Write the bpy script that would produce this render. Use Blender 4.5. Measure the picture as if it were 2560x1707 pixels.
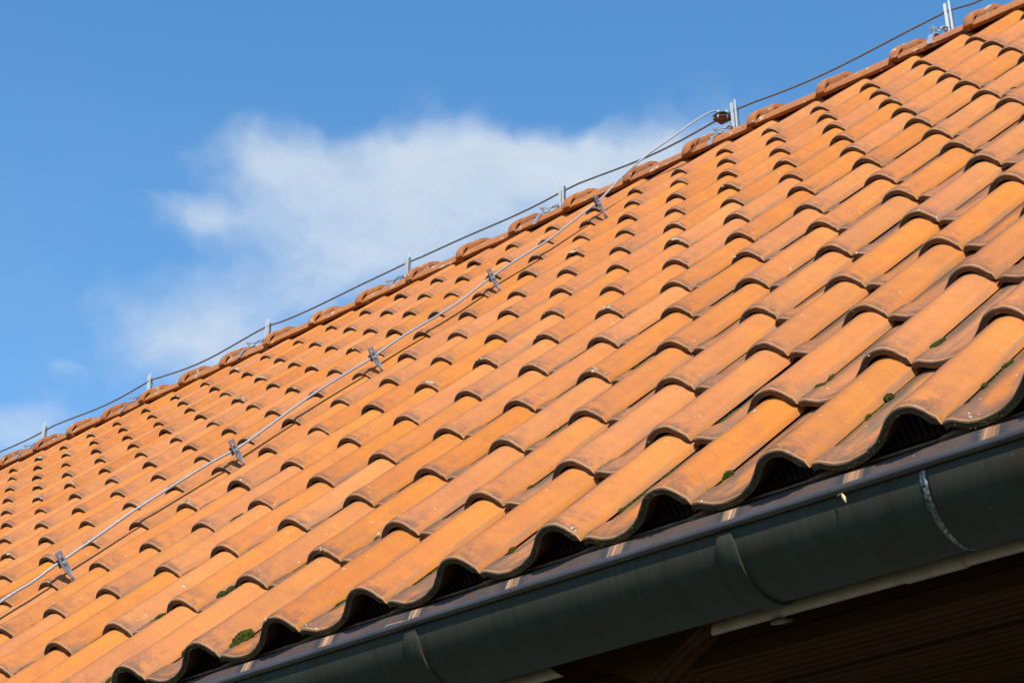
import bpy, bmesh, math, random
from mathutils import Vector, Matrix, noise

random.seed(7)
for o in list(bpy.data.objects):
    bpy.data.objects.remove(o, do_unlink=True)
scene = bpy.context.scene
col = scene.collection
R = math.radians

# ------------------------------------------------------------------ frame of the roof
# roof coordinates (u along the eave, v up the slope, n off the slope) in metres;
# the origin is the right-hand tip of an eave tile.
PITCH = R(42.0)
CP, SP = math.cos(PITCH), math.sin(PITCH)
ORG = Vector((0.0, 0.0, 2.75))
UX, VX, NX = Vector((1, 0, 0)), Vector((0, CP, SP)), Vector((0, -SP, CP))
def W(u, v, n): return ORG + UX * u + VX * v + NX * n
def Wd(d): return UX * d[0] + VX * d[1] + NX * d[2]
ROOF_M = Matrix((UX, VX, NX)).transposed().to_4x4()
ROOF_M.translation = ORG

# ------------------------------------------------------------------ camera
CAM_POS = W(1.35637, -2.30835, 0.63261)
c_r = Wd((0.71839673, 0.52078309, -0.46118447))
c_d = Wd((-0.29505264, -0.37226276, -0.87997976))
c_f = Wd((-0.62996038, 0.76824828, -0.11377392))
cam_d = bpy.data.cameras.new('camera')
cam = bpy.data.objects.new('camera', cam_d)
m3 = Matrix((c_r, -c_d, -c_f)).transposed()
cam.matrix_world = Matrix.Translation(CAM_POS) @ m3.to_4x4()
cam_d.sensor_width = 36.0
cam_d.lens = 77.12
cam_d.clip_start = 0.05
cam_d.clip_end = 2000.0
col.objects.link(cam)
scene.camera = cam
FPX = 5484.0

def pix(P):
    d = Vector(P) - CAM_POS
    z = d.dot(c_f)
    return d.dot(c_r) / z * FPX + 1280, d.dot(c_d) / z * FPX + 853.5, z

# ------------------------------------------------------------------ sun
SU, SV = 0.62, 0.20
sun_dir = Wd((SU, SV, 1.0)).normalized()
sd = bpy.data.lights.new('sun', 'SUN')
sd.energy = 4.6
sd.angle = R(0.53)
sd.color = (1.0, 0.93, 0.83)
so = bpy.data.objects.new('sun', sd)
so.rotation_euler = sun_dir.to_track_quat('Z', 'Y').to_euler()
so.location = (3, -6, 12)
col.objects.link(so)

# ------------------------------------------------------------------ exposure
scene.view_settings.view_transform = 'Standard'
scene.view_settings.look = 'None'
scene.view_settings.gamma = 1.0
scene.view_settings.exposure = 0.65
scene.render.engine = 'CYCLES'

# ------------------------------------------------------------------ node helper
class N:
    def __init__(self, tree):
        self.t = tree
    def new(self, kind, **kw):
        n = self.t.nodes.new(kind)
        for k, v in kw.items():
            setattr(n, k, v)
        return n
    def put(self, sock, v):
        if v is None: return
        if hasattr(v, 'is_output') or isinstance(v, bpy.types.NodeSocket):
            self.t.links.new(v, sock)
        else:
            sock.default_value = v
    def math(self, op, a, b=None, c=None, clamp=False):
        n = self.new('ShaderNodeMath', operation=op)
        n.use_clamp = clamp
        for i, v in enumerate((a, b, c)):
            if v is not None: self.put(n.inputs[i], v)
        return n.outputs[0]
    def vec(self, op, a, b=None, out=0):
        n = self.new('ShaderNodeVectorMath', operation=op)
        self.put(n.inputs[0], a)
        if b is not None:
            if op == 'SCALE': self.put(n.inputs['Scale'], b)
            else: self.put(n.inputs[1], b)
        return n.outputs[out]
    def dot(self, a, b):
        return self.vec('DOT_PRODUCT', a, b, out=1)
    def ramp(self, x, a, b, lo=0.0, hi=1.0, smooth=True):
        n = self.new('ShaderNodeMapRange')
        n.interpolation_type = 'SMOOTHSTEP' if smooth else 'LINEAR'
        n.clamp = True
        self.put(n.inputs[0], x)
        n.inputs[1].default_value = a; n.inputs[2].default_value = b
        n.inputs[3].default_value = lo; n.inputs[4].default_value = hi
        return n.outputs[0]
    def noise(self, vec, scale, detail=3.0, rough=0.55, dist=0.0, color=False):
        n = self.new('ShaderNodeTexNoise')
        self.put(n.inputs['Vector'], vec)
        n.inputs['Scale'].default_value = scale
        n.inputs['Detail'].default_value = detail
        n.inputs['Roughness'].default_value = rough
        n.inputs['Distortion'].default_value = dist
        return n.outputs['Color' if color else 'Fac']
    def mix(self, f, a, b):
        n = self.new('ShaderNodeMix', data_type='RGBA')
        self.put(n.inputs[0], f)
        for i, v in ((6, a), (7, b)):
            if isinstance(v, (tuple, list)): n.inputs[i].default_value = (v[0], v[1], v[2], 1)
            else: self.put(n.inputs[i], v)
        return n.outputs[2]
    def mixf(self, f, a, b):
        n = self.new('ShaderNodeMix', data_type='FLOAT')
        self.put(n.inputs[0], f); self.put(n.inputs[2], a); self.put(n.inputs[3], b)
        return n.outputs[0]
    def sep(self, v):
        n = self.new('ShaderNodeSeparateXYZ'); self.put(n.inputs[0], v)
        return n.outputs
    def comb(self, x, y, z):
        n = self.new('ShaderNodeCombineXYZ')
        for i, v in enumerate((x, y, z)): self.put(n.inputs[i], v)
        return n.outputs[0]

# ------------------------------------------------------------------ world: sky and clouds
world = bpy.data.worlds.new('World')
scene.world = world
world.use_nodes = True
wt = world.node_tree
for n_ in list(wt.nodes): wt.nodes.remove(n_)
w = N(wt)
sky = w.new('ShaderNodeTexSky')
sky.sky_type = 'NISHITA'
sky.sun_disc = False
sky.sun_elevation = math.asin(sun_dir.z)
sky.sun_rotation = math.atan2(sun_dir.x, sun_dir.y)
sky.altitude = 300
sky.air_density = 1.0
sky.dust_density = 0.6
sky.ozone_density = 2.2
SKY_TINT = (0.57, 1.05, 1.26)
hs = w.vec('MULTIPLY', sky.outputs[0], SKY_TINT)
tc = w.new('ShaderNodeTexCoord')
d = w.vec('NORMALIZE', tc.outputs['Generated'])
# basis of the sky patch in which the big cloud stands (fixed world directions)
def sky_dir(px, py):
    k = 2560 / 2352
    return (c_f + c_r * ((px * k - 1280) / FPX) + c_d * ((py * k - 853.5) / FPX)).normalized()
c0 = sky_dir(880, 560)
e1 = Vector((0, 0, 1)).cross(c0).normalized() * -1
e2 = e1.cross(c0)
if e2.z < 0: e2.negate()
def sky_ab(px, py):
    q = sky_dir(px, py)
    return q.dot(e1) / q.dot(c0), q.dot(e2) / q.dot(c0)
f0 = w.dot(d, tuple(c0))
f0s = w.math('MAXIMUM', f0, 0.05)
qa = w.math('DIVIDE', w.dot(d, tuple(e1)), f0s)
qb = w.math('DIVIDE', w.dot(d, tuple(e2)), f0s)
q = w.comb(qa, qb, 0.0)
warp = w.vec('SUBTRACT', w.noise(q, 9.0, 4.0, 0.6, color=True), (0.5, 0.5, 0.5))
q2 = w.vec('ADD', q, w.vec('SCALE', warp, 0.075))
K = 2352 / 2560 / FPX * (2560 / 2352) ** 2
tot = None
for (px, py, rx, ry, wt_) in [
        (1150, 385, 340, 120, 1.0), (900, 450, 300, 110, 0.9), (650, 385, 120, 60, 0.45),
        (470, 490, 120, 48, 0.6), (700, 640, 300, 110, 0.75), (400, 740, 190, 85, 0.85),
        (520, 800, 260, 60, 0.5), (1380, 340, 300, 80, 0.55), (1060, 560, 330, 70, 0.6),
        (30, 1000, 230, 80, 0.75), (90, 830, 60, 26, 0.28), (1500, 330, 250, 70, 0.55), (330, 880, 330, 80, 0.35), (250, 640, 160, 50, 0.25), (780, 330, 260, 60, 0.4)]:
    a, b = sky_ab(px, py)
    dv = w.vec('MULTIPLY', w.vec('SUBTRACT', q2, (a, b, 0.0)), (1 / (rx * K), 1 / (ry * K), 0.0))
    g = w.math('MULTIPLY', w.math('EXPONENT', w.math('MULTIPLY', w.dot(dv, dv), -1.0)), wt_)
    tot = g if tot is None else w.math('ADD', tot, g)
tot = w.math('MULTIPLY', tot, w.ramp(f0, 0.1, 0.4))
fb = w.math('SUBTRACT', w.noise(w.vec('MULTIPLY', q2, (0.8, 1.15, 1.0)), 17.0, 8.0, 0.62), 0.5)
fb2 = w.math('SUBTRACT', w.noise(d, 3.2, 6.0, 0.55), 0.5)
den = w.math('ADD', tot, w.math('MULTIPLY', fb, 0.95))
m1 = w.ramp(den, 0.06, 1.36)
m2 = w.math('MULTIPLY', w.ramp(fb2, 0.13, 0.30), 0.55)
mask = w.math('MAXIMUM', w.math('MULTIPLY', m1, 0.80), m2)
haze = w.math('MULTIPLY', w.ramp(w.sep(d)[2], 0.62, 0.12), 0.22)
mask = w.math('MAXIMUM', mask, haze)
cloud = w.mix(w.ramp(fb, -0.25, 0.25), (3.5, 4.1, 4.75), (4.5, 4.85, 5.1))
skc = w.mix(mask, hs, cloud)
bg = w.new('ShaderNodeBackground')
w.put(bg.inputs[0], skc)
bg.inputs[1].default_value = 0.113
wo = w.new('ShaderNodeOutputWorld')
wt.links.new(bg.outputs[0], wo.inputs[0])

# ------------------------------------------------------------------ materials
def base_mat(name):
    m = bpy.data.materials.new(name)
    m.use_nodes = True
    t = m.node_tree
    for n_ in list(t.nodes): t.nodes.remove(n_)
    k = N(t)
    bs = k.new('ShaderNodeBsdfPrincipled')
    out = k.new('ShaderNodeOutputMaterial')
    t.links.new(bs.outputs[0], out.inputs[0])
    return m, k, bs

def bump(k, bs, h, strength, dist):
    b = k.new('ShaderNodeBump')
    b.inputs['Strength'].default_value = strength
    b.inputs['Distance'].default_value = dist
    k.put(b.inputs['Height'], h)
    k.put(bs.inputs['Normal'], b.outputs[0])

def simple(name, colr, rough=0.6, metal=0.0, var=0.0, vscale=20.0, spec=None, col2=None):
    m, k, bs = base_mat(name)
    bs.inputs['Roughness'].default_value = rough
    bs.inputs['Metallic'].default_value = metal
    tcn = k.new('ShaderNodeTexCoord')
    nz = k.noise(tcn.outputs['Object'], vscale, 4.0)
    c2 = col2 or tuple(c * (1 - var) for c in colr)
    k.put(bs.inputs['Base Color'], k.mix(k.ramp(nz, 0.3, 0.7), colr, c2))
    if spec is not None: bs.inputs['Specular IOR Level'].default_value = spec
    return m

def tile_mat(name, src):
    """weathered clay tile; local coordinates: x across, y up the slope from the nose."""
    m, k, bs = base_mat(name)
    if src == 'object':
        tcn = k.new('ShaderNodeTexCoord'); co = tcn.outputs['Object']
        oi = k.new('ShaderNodeObjectInfo')
        cs = k.new('ShaderNodeSeparateColor'); k.put(cs.inputs[0], oi.outputs['Color'])
    else:
        an = k.new('ShaderNodeAttribute', attribute_name='tloc'); co = an.outputs['Vector']
        ac = k.new('ShaderNodeAttribute', attribute_name='tcol')
        cs = k.new('ShaderNodeSeparateColor'); k.put(cs.inputs[0], ac.outputs['Color'])
    rnd, dirt, hue = cs.outputs[0], cs.outputs[1], cs.outputs[2]
    xyz = k.sep(co); x, y, z = xyz[0], xyz[1], xyz[2]
    off = k.comb(k.math('MULTIPLY', rnd, 37.0), k.math('MULTIPLY', hue, 53.0), k.math('MULTIPLY', rnd, 11.0))
    p = k.vec('ADD', co, off)
    n_lo = k.noise(p, 9.0, 3.0)
    n_mid = k.noise(p, 34.0, 5.0, 0.62)
    n_hi = k.noise(p, 170.0, 4.0, 0.6)
    ps = k.vec('ADD', k.vec('MULTIPLY', co, (1.0, 0.10, 1.0)), off)
    n_str = k.noise(ps, 55.0, 4.0, 0.55)
    c = k.mix(hue, (0.405, 0.134, 0.023), (0.390, 0.121, 0.024))
    c = k.mix(k.math('MULTIPLY', k.ramp(n_lo, 0.42, 0.68), 0.30), c, (0.320, 0.110, 0.034))
    c = k.mix(k.math('MULTIPLY', k.ramp(n_lo, 0.50, 0.28), 0.28), c, (0.465, 0.172, 0.022))
    c = k.mix(k.math('MULTIPLY', k.ramp(n_mid, 0.44, 0.70), 0.38), c, (0.255, 0.090, 0.032))
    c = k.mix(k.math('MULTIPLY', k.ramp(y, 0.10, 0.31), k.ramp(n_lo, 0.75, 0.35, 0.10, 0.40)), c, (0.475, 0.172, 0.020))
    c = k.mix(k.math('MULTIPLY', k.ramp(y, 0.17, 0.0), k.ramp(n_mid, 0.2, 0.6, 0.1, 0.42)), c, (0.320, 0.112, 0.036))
    # brown-violet stain lengthwise, widened to paint shade onto the flank left of the crest
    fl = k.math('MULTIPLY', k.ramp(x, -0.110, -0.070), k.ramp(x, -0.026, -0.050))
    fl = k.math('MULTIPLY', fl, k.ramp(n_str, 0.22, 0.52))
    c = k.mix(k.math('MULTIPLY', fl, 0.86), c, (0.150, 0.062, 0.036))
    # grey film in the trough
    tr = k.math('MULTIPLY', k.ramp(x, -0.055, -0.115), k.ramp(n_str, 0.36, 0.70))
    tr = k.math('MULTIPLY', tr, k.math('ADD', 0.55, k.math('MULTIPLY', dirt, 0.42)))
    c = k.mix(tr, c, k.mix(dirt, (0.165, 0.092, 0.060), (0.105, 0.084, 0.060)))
    jo = k.math('MULTIPLY', k.ramp(x, -0.158, -0.184), k.ramp(n_str, 0.25, 0.60, 0.25, 0.9))
    c = k.mix(jo, c, (0.075, 0.046, 0.028))
    # sooty blotches behind the nose
    ns = k.math('MULTIPLY', k.ramp(y, 0.095, 0.006), k.ramp(n_mid, 0.38, 0.62))
    ns = k.math('MULTIPLY', ns, k.math('ADD', 0.45, k.math('MULTIPLY', dirt, 0.4)))
    ns = k.math('MULTIPLY', ns, k.ramp(n_hi, 0.36, 0.60, 0.45, 1.0))
    c = k.mix(ns, c, (0.140, 0.066, 0.036))
    ring = k.math('MULTIPLY', k.ramp(y, 0.024, 0.008), k.ramp(y, 0.0016, 0.0050))
    ring = k.math('MULTIPLY', ring, k.ramp(n_mid, 0.25, 0.62, 0.25, 0.85))
    c = k.mix(k.math('MULTIPLY', ring, k.ramp(n_hi, 0.34, 0.60, 0.55, 1.0)), c, (0.125, 0.058, 0.032))
    grey = k.math('MULTIPLY', k.ramp(k.noise(p, 62.0, 5.0, 0.7), 0.60, 0.72), k.ramp(y, 0.26, 0.02, 0.12, 0.75))
    c = k.mix(k.math('MULTIPLY', grey, 0.6), c, (0.30, 0.235, 0.18))
    # bare clay on the right-hand edge
    c = k.mix(k.math('MULTIPLY', k.ramp(x, 0.0022, 0.0040), 0.7), c, k.mix(k.ramp(n_str, 0.45, 0.65), (0.43, 0.150, 0.026), (0.25, 0.135, 0.075)))
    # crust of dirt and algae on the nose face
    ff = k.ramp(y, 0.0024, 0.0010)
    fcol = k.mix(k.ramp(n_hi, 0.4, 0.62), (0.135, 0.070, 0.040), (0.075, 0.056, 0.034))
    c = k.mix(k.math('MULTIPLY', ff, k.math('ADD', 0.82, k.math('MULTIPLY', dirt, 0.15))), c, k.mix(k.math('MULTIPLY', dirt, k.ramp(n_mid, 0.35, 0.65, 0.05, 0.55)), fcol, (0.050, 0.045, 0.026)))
    ar = k.math('MULTIPLY', k.ramp(y, 0.0012, 0.0020), k.ramp(y, 0.0046, 0.0030))
    c = k.mix(k.math('MULTIPLY', ar, 0.55), c, (0.47, 0.24, 0.10))
    # pale lichen specks
    vor = k.new('ShaderNodeTexVoronoi'); k.put(vor.inputs['Vector'], p); vor.inputs['Scale'].default_value = 120.0
    li = k.math('MULTIPLY', k.ramp(vor.outputs['Distance'], 0.30, 0.18), k.ramp(k.noise(p, 27.0, 3.0), 0.63, 0.70))
    li = k.math('MULTIPLY', li, k.ramp(y, 0.06, 0.0, 0.25, 1.0))
    c = k.mix(li, c, (0.50, 0.47, 0.37))
    n_gr = k.noise(p, 520.0, 3.0, 0.7)
    c = k.mix(k.math('MULTIPLY', k.ramp(n_hi, 0.54, 0.74), 0.30), c, (0.17, 0.070, 0.036))
    c = k.mix(k.math('MULTIPLY', k.ramp(n_gr, 0.58, 0.74), 0.28), c, (0.12, 0.055, 0.032))
    sp = k.math('MULTIPLY', k.ramp(k.noise(p, 75.0, 2.0), 0.735, 0.765), 0.7)
    c = k.mix(sp, c, (0.50, 0.44, 0.33))
    hsv = k.new('ShaderNodeHueSaturation')
    k.put(hsv.inputs['Color'], c)
    k.put(hsv.inputs['Value'], k.mixf(k.math('FRACT', k.math('MULTIPLY', rnd, 7.31)), 0.90, 1.02))
    k.put(hsv.inputs['Saturation'], k.mixf(k.math('FRACT', k.math('MULTIPLY', hue, 5.17)), 0.96, 1.03))
    c = hsv.outputs[0]
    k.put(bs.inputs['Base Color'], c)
    k.put(bs.inputs['Roughness'], k.mixf(n_mid, 0.62, 0.85))
    bs.inputs['Specular IOR Level'].default_value = 0.30
    hgt = k.math('ADD', k.math('MULTIPLY', n_hi, 0.6), k.math('ADD', k.math('MULTIPLY', n_mid, 0.9), k.math('MULTIPLY', n_str, 0.35)))
    bump(k, bs, hgt, 0.55, 0.0018)
    return m

M = {}
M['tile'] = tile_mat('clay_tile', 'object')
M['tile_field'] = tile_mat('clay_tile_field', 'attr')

def ridge_mat():
    m, k, bs = base_mat('ridge_clay')
    tcn = k.new('ShaderNodeTexCoord'); oi = k.new('ShaderNodeObjectInfo')
    off = k.vec('SCALE', k.comb(oi.outputs['Random'], oi.outputs['Random'], 0.3), 40.0)
    p = k.vec('ADD', tcn.outputs['Object'], off)
    a = k.noise(p, 12.0, 4.0); b = k.noise(p, 60.0, 5.0, 0.65); g = k.noise(p, 22.0, 3.0)
    c = k.mix(oi.outputs['Random'], (0.37, 0.130, 0.032), (0.30, 0.104, 0.038))
    c = k.mix(k.math('MULTIPLY', k.ramp(a, 0.45, 0.7), 0.5), c, (0.30, 0.115, 0.06))
    c = k.mix(k.math('MULTIPLY', k.ramp(b, 0.50, 0.68), 0.60), c, (0.14, 0.065, 0.040))
    c = k.mix(k.math('MULTIPLY', k.ramp(b, 0.50, 0.60), k.ramp(g, 0.56, 0.63)), c, (0.44, 0.40, 0.30))
    k.put(bs.inputs['Base Color'], c)
    bs.inputs['Roughness'].default_value = 0.8
    bs.inputs['Specular IOR Level'].default_value = 0.25
    bump(k, bs, k.math('ADD', b, a), 0.4, 0.002)
    return m
M['ridge'] = ridge_mat()

def copper_mat(name, kind):
    m, k, bs = base_mat(name)
    tcn = k.new('ShaderNodeTexCoord'); co = tcn.outputs['Object']
    n1 = k.noise(co, 14.0, 5.0, 0.6)
    n2 = k.noise(k.vec('MULTIPLY', co, (14.0, 1.0, 1.0)), 9.0, 4.0, 0.6)
    n3 = k.noise(co, 240.0, 2.0)
    if kind == 'gutter':
        c = k.mix(k.ramp(n1, 0.35, 0.68), (0.042, 0.042, 0.031), (0.046, 0.036, 0.025))
        c = k.mix(k.math('MULTIPLY', k.ramp(n2, 0.58, 0.75), 0.35), c, (0.024, 0.050, 0.038))
        drip = k.noise(k.vec('MULTIPLY', co, (30.0, 1.5, 1.5)), 3.0, 5.0, 0.65)
        c = k.mix(k.math('MULTIPLY', k.ramp(drip, 0.52, 0.72), 0.5), c, (0.020, 0.020, 0.014))
        c = k.mix(k.math('MULTIPLY', k.ramp(drip, 0.42, 0.25), 0.35), c, (0.095, 0.088, 0.066))
        c = k.mix(k.math('MULTIPLY', k.ramp(n3, 0.70, 0.78), 0.6), c, (0.16, 0.15, 0.13))
        metal, r0, r1 = 0.0, 0.50, 0.65
    elif kind == 'bead':
        c = k.mix(k.ramp(n1, 0.35, 0.68), (0.105, 0.090, 0.088), (0.085, 0.066, 0.060))
        c = k.mix(k.math('MULTIPLY', k.ramp(n3, 0.70, 0.78), 0.5), c, (0.28, 0.26, 0.24))
        metal, r0, r1 = 0.55, 0.36, 0.5
    else:
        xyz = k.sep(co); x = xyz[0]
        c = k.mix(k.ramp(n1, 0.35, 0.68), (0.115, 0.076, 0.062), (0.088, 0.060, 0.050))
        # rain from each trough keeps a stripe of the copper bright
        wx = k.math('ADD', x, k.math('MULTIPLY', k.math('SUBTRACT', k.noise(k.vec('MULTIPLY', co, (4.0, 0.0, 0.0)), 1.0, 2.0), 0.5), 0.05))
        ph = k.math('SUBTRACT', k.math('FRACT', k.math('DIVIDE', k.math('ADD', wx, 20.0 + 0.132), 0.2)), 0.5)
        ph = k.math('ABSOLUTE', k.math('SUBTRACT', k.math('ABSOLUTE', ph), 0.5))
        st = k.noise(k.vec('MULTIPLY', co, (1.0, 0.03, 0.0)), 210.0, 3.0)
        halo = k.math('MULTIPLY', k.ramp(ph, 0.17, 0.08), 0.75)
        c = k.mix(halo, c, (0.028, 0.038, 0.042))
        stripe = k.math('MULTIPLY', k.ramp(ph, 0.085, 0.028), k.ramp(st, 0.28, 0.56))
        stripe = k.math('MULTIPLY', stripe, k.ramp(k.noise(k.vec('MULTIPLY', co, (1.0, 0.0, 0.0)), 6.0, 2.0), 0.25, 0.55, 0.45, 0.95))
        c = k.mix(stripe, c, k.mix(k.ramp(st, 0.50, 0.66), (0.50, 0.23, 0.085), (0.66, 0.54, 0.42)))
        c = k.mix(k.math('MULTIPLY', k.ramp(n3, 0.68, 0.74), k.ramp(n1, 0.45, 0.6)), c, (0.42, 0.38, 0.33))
        metal, r0, r1 = 0.35, 0.40, 0.6
    k.put(bs.inputs['Base Color'], c)
    bs.inputs['Metallic'].default_value = metal
    k.put(bs.inputs['Roughness'], k.mixf(n1, r0, r1))
    if kind == 'gutter': bs.inputs['Specular IOR Level'].default_value = 0.08
    bump(k, bs, n1, 0.08, 0.002)
    return m
M['gutter'] = copper_mat('weathered_copper_gutter', 'gutter')
M['bead'] = copper_mat('weathered_copper_bead', 'bead')
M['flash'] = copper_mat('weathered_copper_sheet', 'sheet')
M['solder'] = simple('solder', (0.26, 0.25, 0.24), 0.4, 0.7, 0.9, 210.0)

def wood_mat():
    m, k, bs = base_mat('dark_stained_wood')
    tcn = k.new('ShaderNodeTexCoord'); oi = k.new('ShaderNodeObjectInfo')
    off = k.vec('SCALE', k.comb(oi.outputs['Random'], oi.outputs['Random'], 0.0), 30.0)
    co = k.vec('ADD', k.vec('MULTIPLY', tcn.outputs['Object'], (0.35, 3.0, 3.0)), off)
    wv = k.new('ShaderNodeTexWave'); wv.bands_direction = 'Y'
    k.put(wv.inputs['Vector'], co); wv.inputs['Scale'].default_value = 5.0
    wv.inputs['Distortion'].default_value = 5.0; wv.inputs['Detail'].default_value = 3.0
    wv.inputs['Detail Scale'].default_value = 0.8
    nz = k.noise(k.vec('MULTIPLY', co, (1.0, 6.0, 6.0)), 12.0, 4.0)
    c = k.mix(k.math('MULTIPLY', wv.outputs['Fac'], k.ramp(nz, 0.2, 0.8)), (0.060, 0.026, 0.011), (0.018, 0.0080, 0.0040))
    k.put(bs.inputs['Base Color'], c)
    bs.inputs['Roughness'].default_value = 0.75
    bs.inputs['Specular IOR Level'].default_value = 0.0
    bump(k, bs, wv.outputs['Fac'], 0.15, 0.002)
    return m
M['wood'] = wood_mat()
M['steel'] = simple('galvanised_steel', (0.62, 0.63, 0.64), 0.38, 0.75, 0.25, 60.0)
M['steel_dull'] = simple('dull_zinc_steel', (0.28, 0.29, 0.30), 0.42, 0.75, 0.35, 70.0)
M['holder'] = simple('holder_steel', (0.44, 0.46, 0.48), 0.36, 0.7, 0.4, 70.0)
M['alu'] = simple('aluminium_wire', (0.33, 0.33, 0.34), 0.5, 0.4, 0.15, 90.0)
M['wire_dark'] = simple('weathered_wire', (0.24, 0.22, 0.20), 0.5, 0.5, 0.3, 90.0)
M['white_lit'] = simple('sunlit_zinc_plate', (0.62, 0.61, 0.58), 0.45, 0.3, 0.1, 50.0)  # fork prongs: sunlit whiteness put into the zinc colour
M['rust'] = simple('rusty_plate', (0.28, 0.10, 0.045), 0.75, 0.1, 0.5, 80.0, col2=(0.08, 0.06, 0.05))
M['pvc'] = simple('dusty_plastic_pipe', (0.42, 0.31, 0.25), 0.55, 0.0, 0.25, 30.0)
M['moss'] = simple('moss', (0.050, 0.055, 0.006), 0.95, 0.0, 0.5, 260.0, spec=0.1, col2=(0.014, 0.018, 0.003))
M['lichen'] = simple('lichen_crust', (0.42, 0.39, 0.30), 0.9, 0.0, 0.3, 300.0, col2=(0.20, 0.19, 0.13))
M['deck'] = simple('roof_boarding', (0.030, 0.019, 0.012), 0.8, 0.0, 0.4, 8.0)
M['comb'] = simple('brown_plastic_comb', (0.055, 0.030, 0.020), 0.5, 0.0, 0.2, 30.0)
M['plaster'] = simple('white_plaster', (0.62, 0.60, 0.55), 0.9, 0.0, 0.08, 4.0)
M['straw'] = simple('dry_straw', (0.55, 0.40, 0.16), 0.7, 0.0, 0.3, 200.0)

def grass_mat():
    m, k, bs = base_mat('lawn')
    tcn = k.new('ShaderNodeTexCoord')
    a = k.noise(tcn.outputs['Object'], 0.7, 5.0); b = k.noise(tcn.outputs['Object'], 25.0, 4.0)
    c = k.mix(k.ramp(a, 0.35, 0.65), (0.036, 0.040, 0.014), (0.052, 0.046, 0.022))
    c = k.mix(k.ramp(b, 0.4, 0.7), c, (0.035, 0.050, 0.016))
    k.put(bs.inputs['Base Color'], c)
    bs.inputs['Roughness'].default_value = 0.9
    bump(k, bs, b, 0.8, 0.03)
    return m
M['grass'] = grass_mat()

# ------------------------------------------------------------------ mesh helpers
class MB:
    def __init__(self): self.v = []; self.f = []
    def add(self, vs, fs):
        b = len(self.v); self.v += [tuple(p) for p in vs]
        self.f += [tuple(i + b for i in f) for f in fs]
    def box(self, lo, hi):
        x0, y0, z0 = lo; x1, y1, z1 = hi
        self.add([(x0, y0, z0), (x1, y0, z0), (x1, y1, z0), (x0, y1, z0), (x0, y0, z1), (x1, y0, z1), (x1, y1, z1), (x0, y1, z1)],
                 [(0, 3, 2, 1), (4, 5, 6, 7), (0, 1, 5, 4), (1, 2, 6, 5), (2, 3, 7, 6), (3, 0, 4, 7)])
    def obox(self, c, ax, ay, az):
        c = Vector(c); ax, ay, az = Vector(ax), Vector(ay), Vector(az)
        vs = [c + ax * i + ay * j + az * k for k in (-1, 1) for (i, j) in ((-1, -1), (1, -1), (1, 1), (-1, 1))]
        self.add(vs, [(0, 3, 2, 1), (4, 5, 6, 7), (0, 1, 5, 4), (1, 2, 6, 5), (2, 3, 7, 6), (3, 0, 4, 7)])
    def grid(self, rows, close=False):
        n = len(rows[0]); vs = [p for r in rows for p in r]; fs = []
        for i in range(len(rows) - 1):
            for j in range(n if close else n - 1):
                a, b = i * n + j, i * n + (j + 1) % n
                fs.append((a, b, b + n, a + n))
        self.add(vs, fs)
    def tube(self, pts, r, seg=8, cap=True):
        pts = [Vector(p) for p in pts]; rows = []
        up = Vector((0, 0, 1))
        t0 = (pts[1] - pts[0]).normalized()
        a = t0.cross(up)
        if a.length < 1e-3: a = t0.cross(Vector((1, 0, 0)))
        a.normalize()
        for i, p in enumerate(pts):
            t = (pts[min(i + 1, len(pts) - 1)] - pts[max(i - 1, 0)]).normalized()
            a = (a - t * a.dot(t)).normalized(); b = t.cross(a)
            rr = r[i] if isinstance(r, (list, tuple)) else r
            rows.append([p + a * (rr * math.cos(2 * math.pi * k / seg)) + b * (rr * math.sin(2 * math.pi * k / seg)) for k in range(seg)])
        base = len(self.v)
        self.grid(rows, close=True)
        if cap:
            self.f.append(tuple(base + k for k in reversed(range(seg))))
            e = base + (len(rows) - 1) * seg
            self.f.append(tuple(e + k for k in range(seg)))
    def mesh(self, name, mat, smooth=35):
        me = bpy.data.meshes.new(name)
        me.from_pydata(self.v, [], self.f)
        bm = bmesh.new(); bm.from_mesh(me)
        bmesh.ops.recalc_face_normals(bm, faces=bm.faces)
        bm.to_mesh(me); bm.free()
        me.materials.append(mat)
        if smooth:
            me.polygons.foreach_set('use_smooth', [True] * len(me.polygons))
            me.set_sharp_from_angle(angle=R(smooth))
        me.update()
        return me
    def build(self, name, mat, parent=None, smooth=35):
        return link(name, self.mesh(name, mat, smooth), parent)

def link(name, me, parent=None, mw=None):
    o = bpy.data.objects.new(name, me)
    col.objects.link(o)
    if parent is not None: o.parent = parent
    if mw is not None: o.matrix_local = mw
    return o
def tag(o, label=None, cat=None, group=None, kind=None):
    for k_, v_ in (('label', label), ('category', cat), ('group', group), ('kind', kind)):
        if v_ is not None: o[k_] = v_
    return o
def empty(name, loc=(0, 0, 0)):
    o = bpy.data.objects.new(name, None); o.empty_display_size = 0.1
    o.location = loc; col.objects.link(o)
    return o
def clone_tree(o):
    r_ = o.copy(); col.objects.link(r_)
    for ch in o.children:
        c_ = ch.copy(); col.objects.link(c_); c_.parent = r_
    return r_

# ------------------------------------------------------------------ ground
g = MB(); g.add([(-400, -400, 0), (400, -400, 0), (400, 400, 0), (-400, 400, 0)], [(0, 1, 2, 3)])
tag(g.build('ground', M['grass'], smooth=0), kind='structure')

# ------------------------------------------------------------------ house and roof deck
XL, XR = -9.1, 1.9
VA = 4.52                                  # slope length from eave tip to the apex line
APEX = W(0, VA, 0)
AY, AZ = APEX.y, APEX.z
house = empty('house', (0, 0, 0))
tag(house, 'house with orange clay pantile roof, ridge caps, copper gutter and dark timber eaves', 'house')
def RN(mb, pts_uvn, fs): mb.add([W(*p) for p in pts_uvn], fs)

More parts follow.
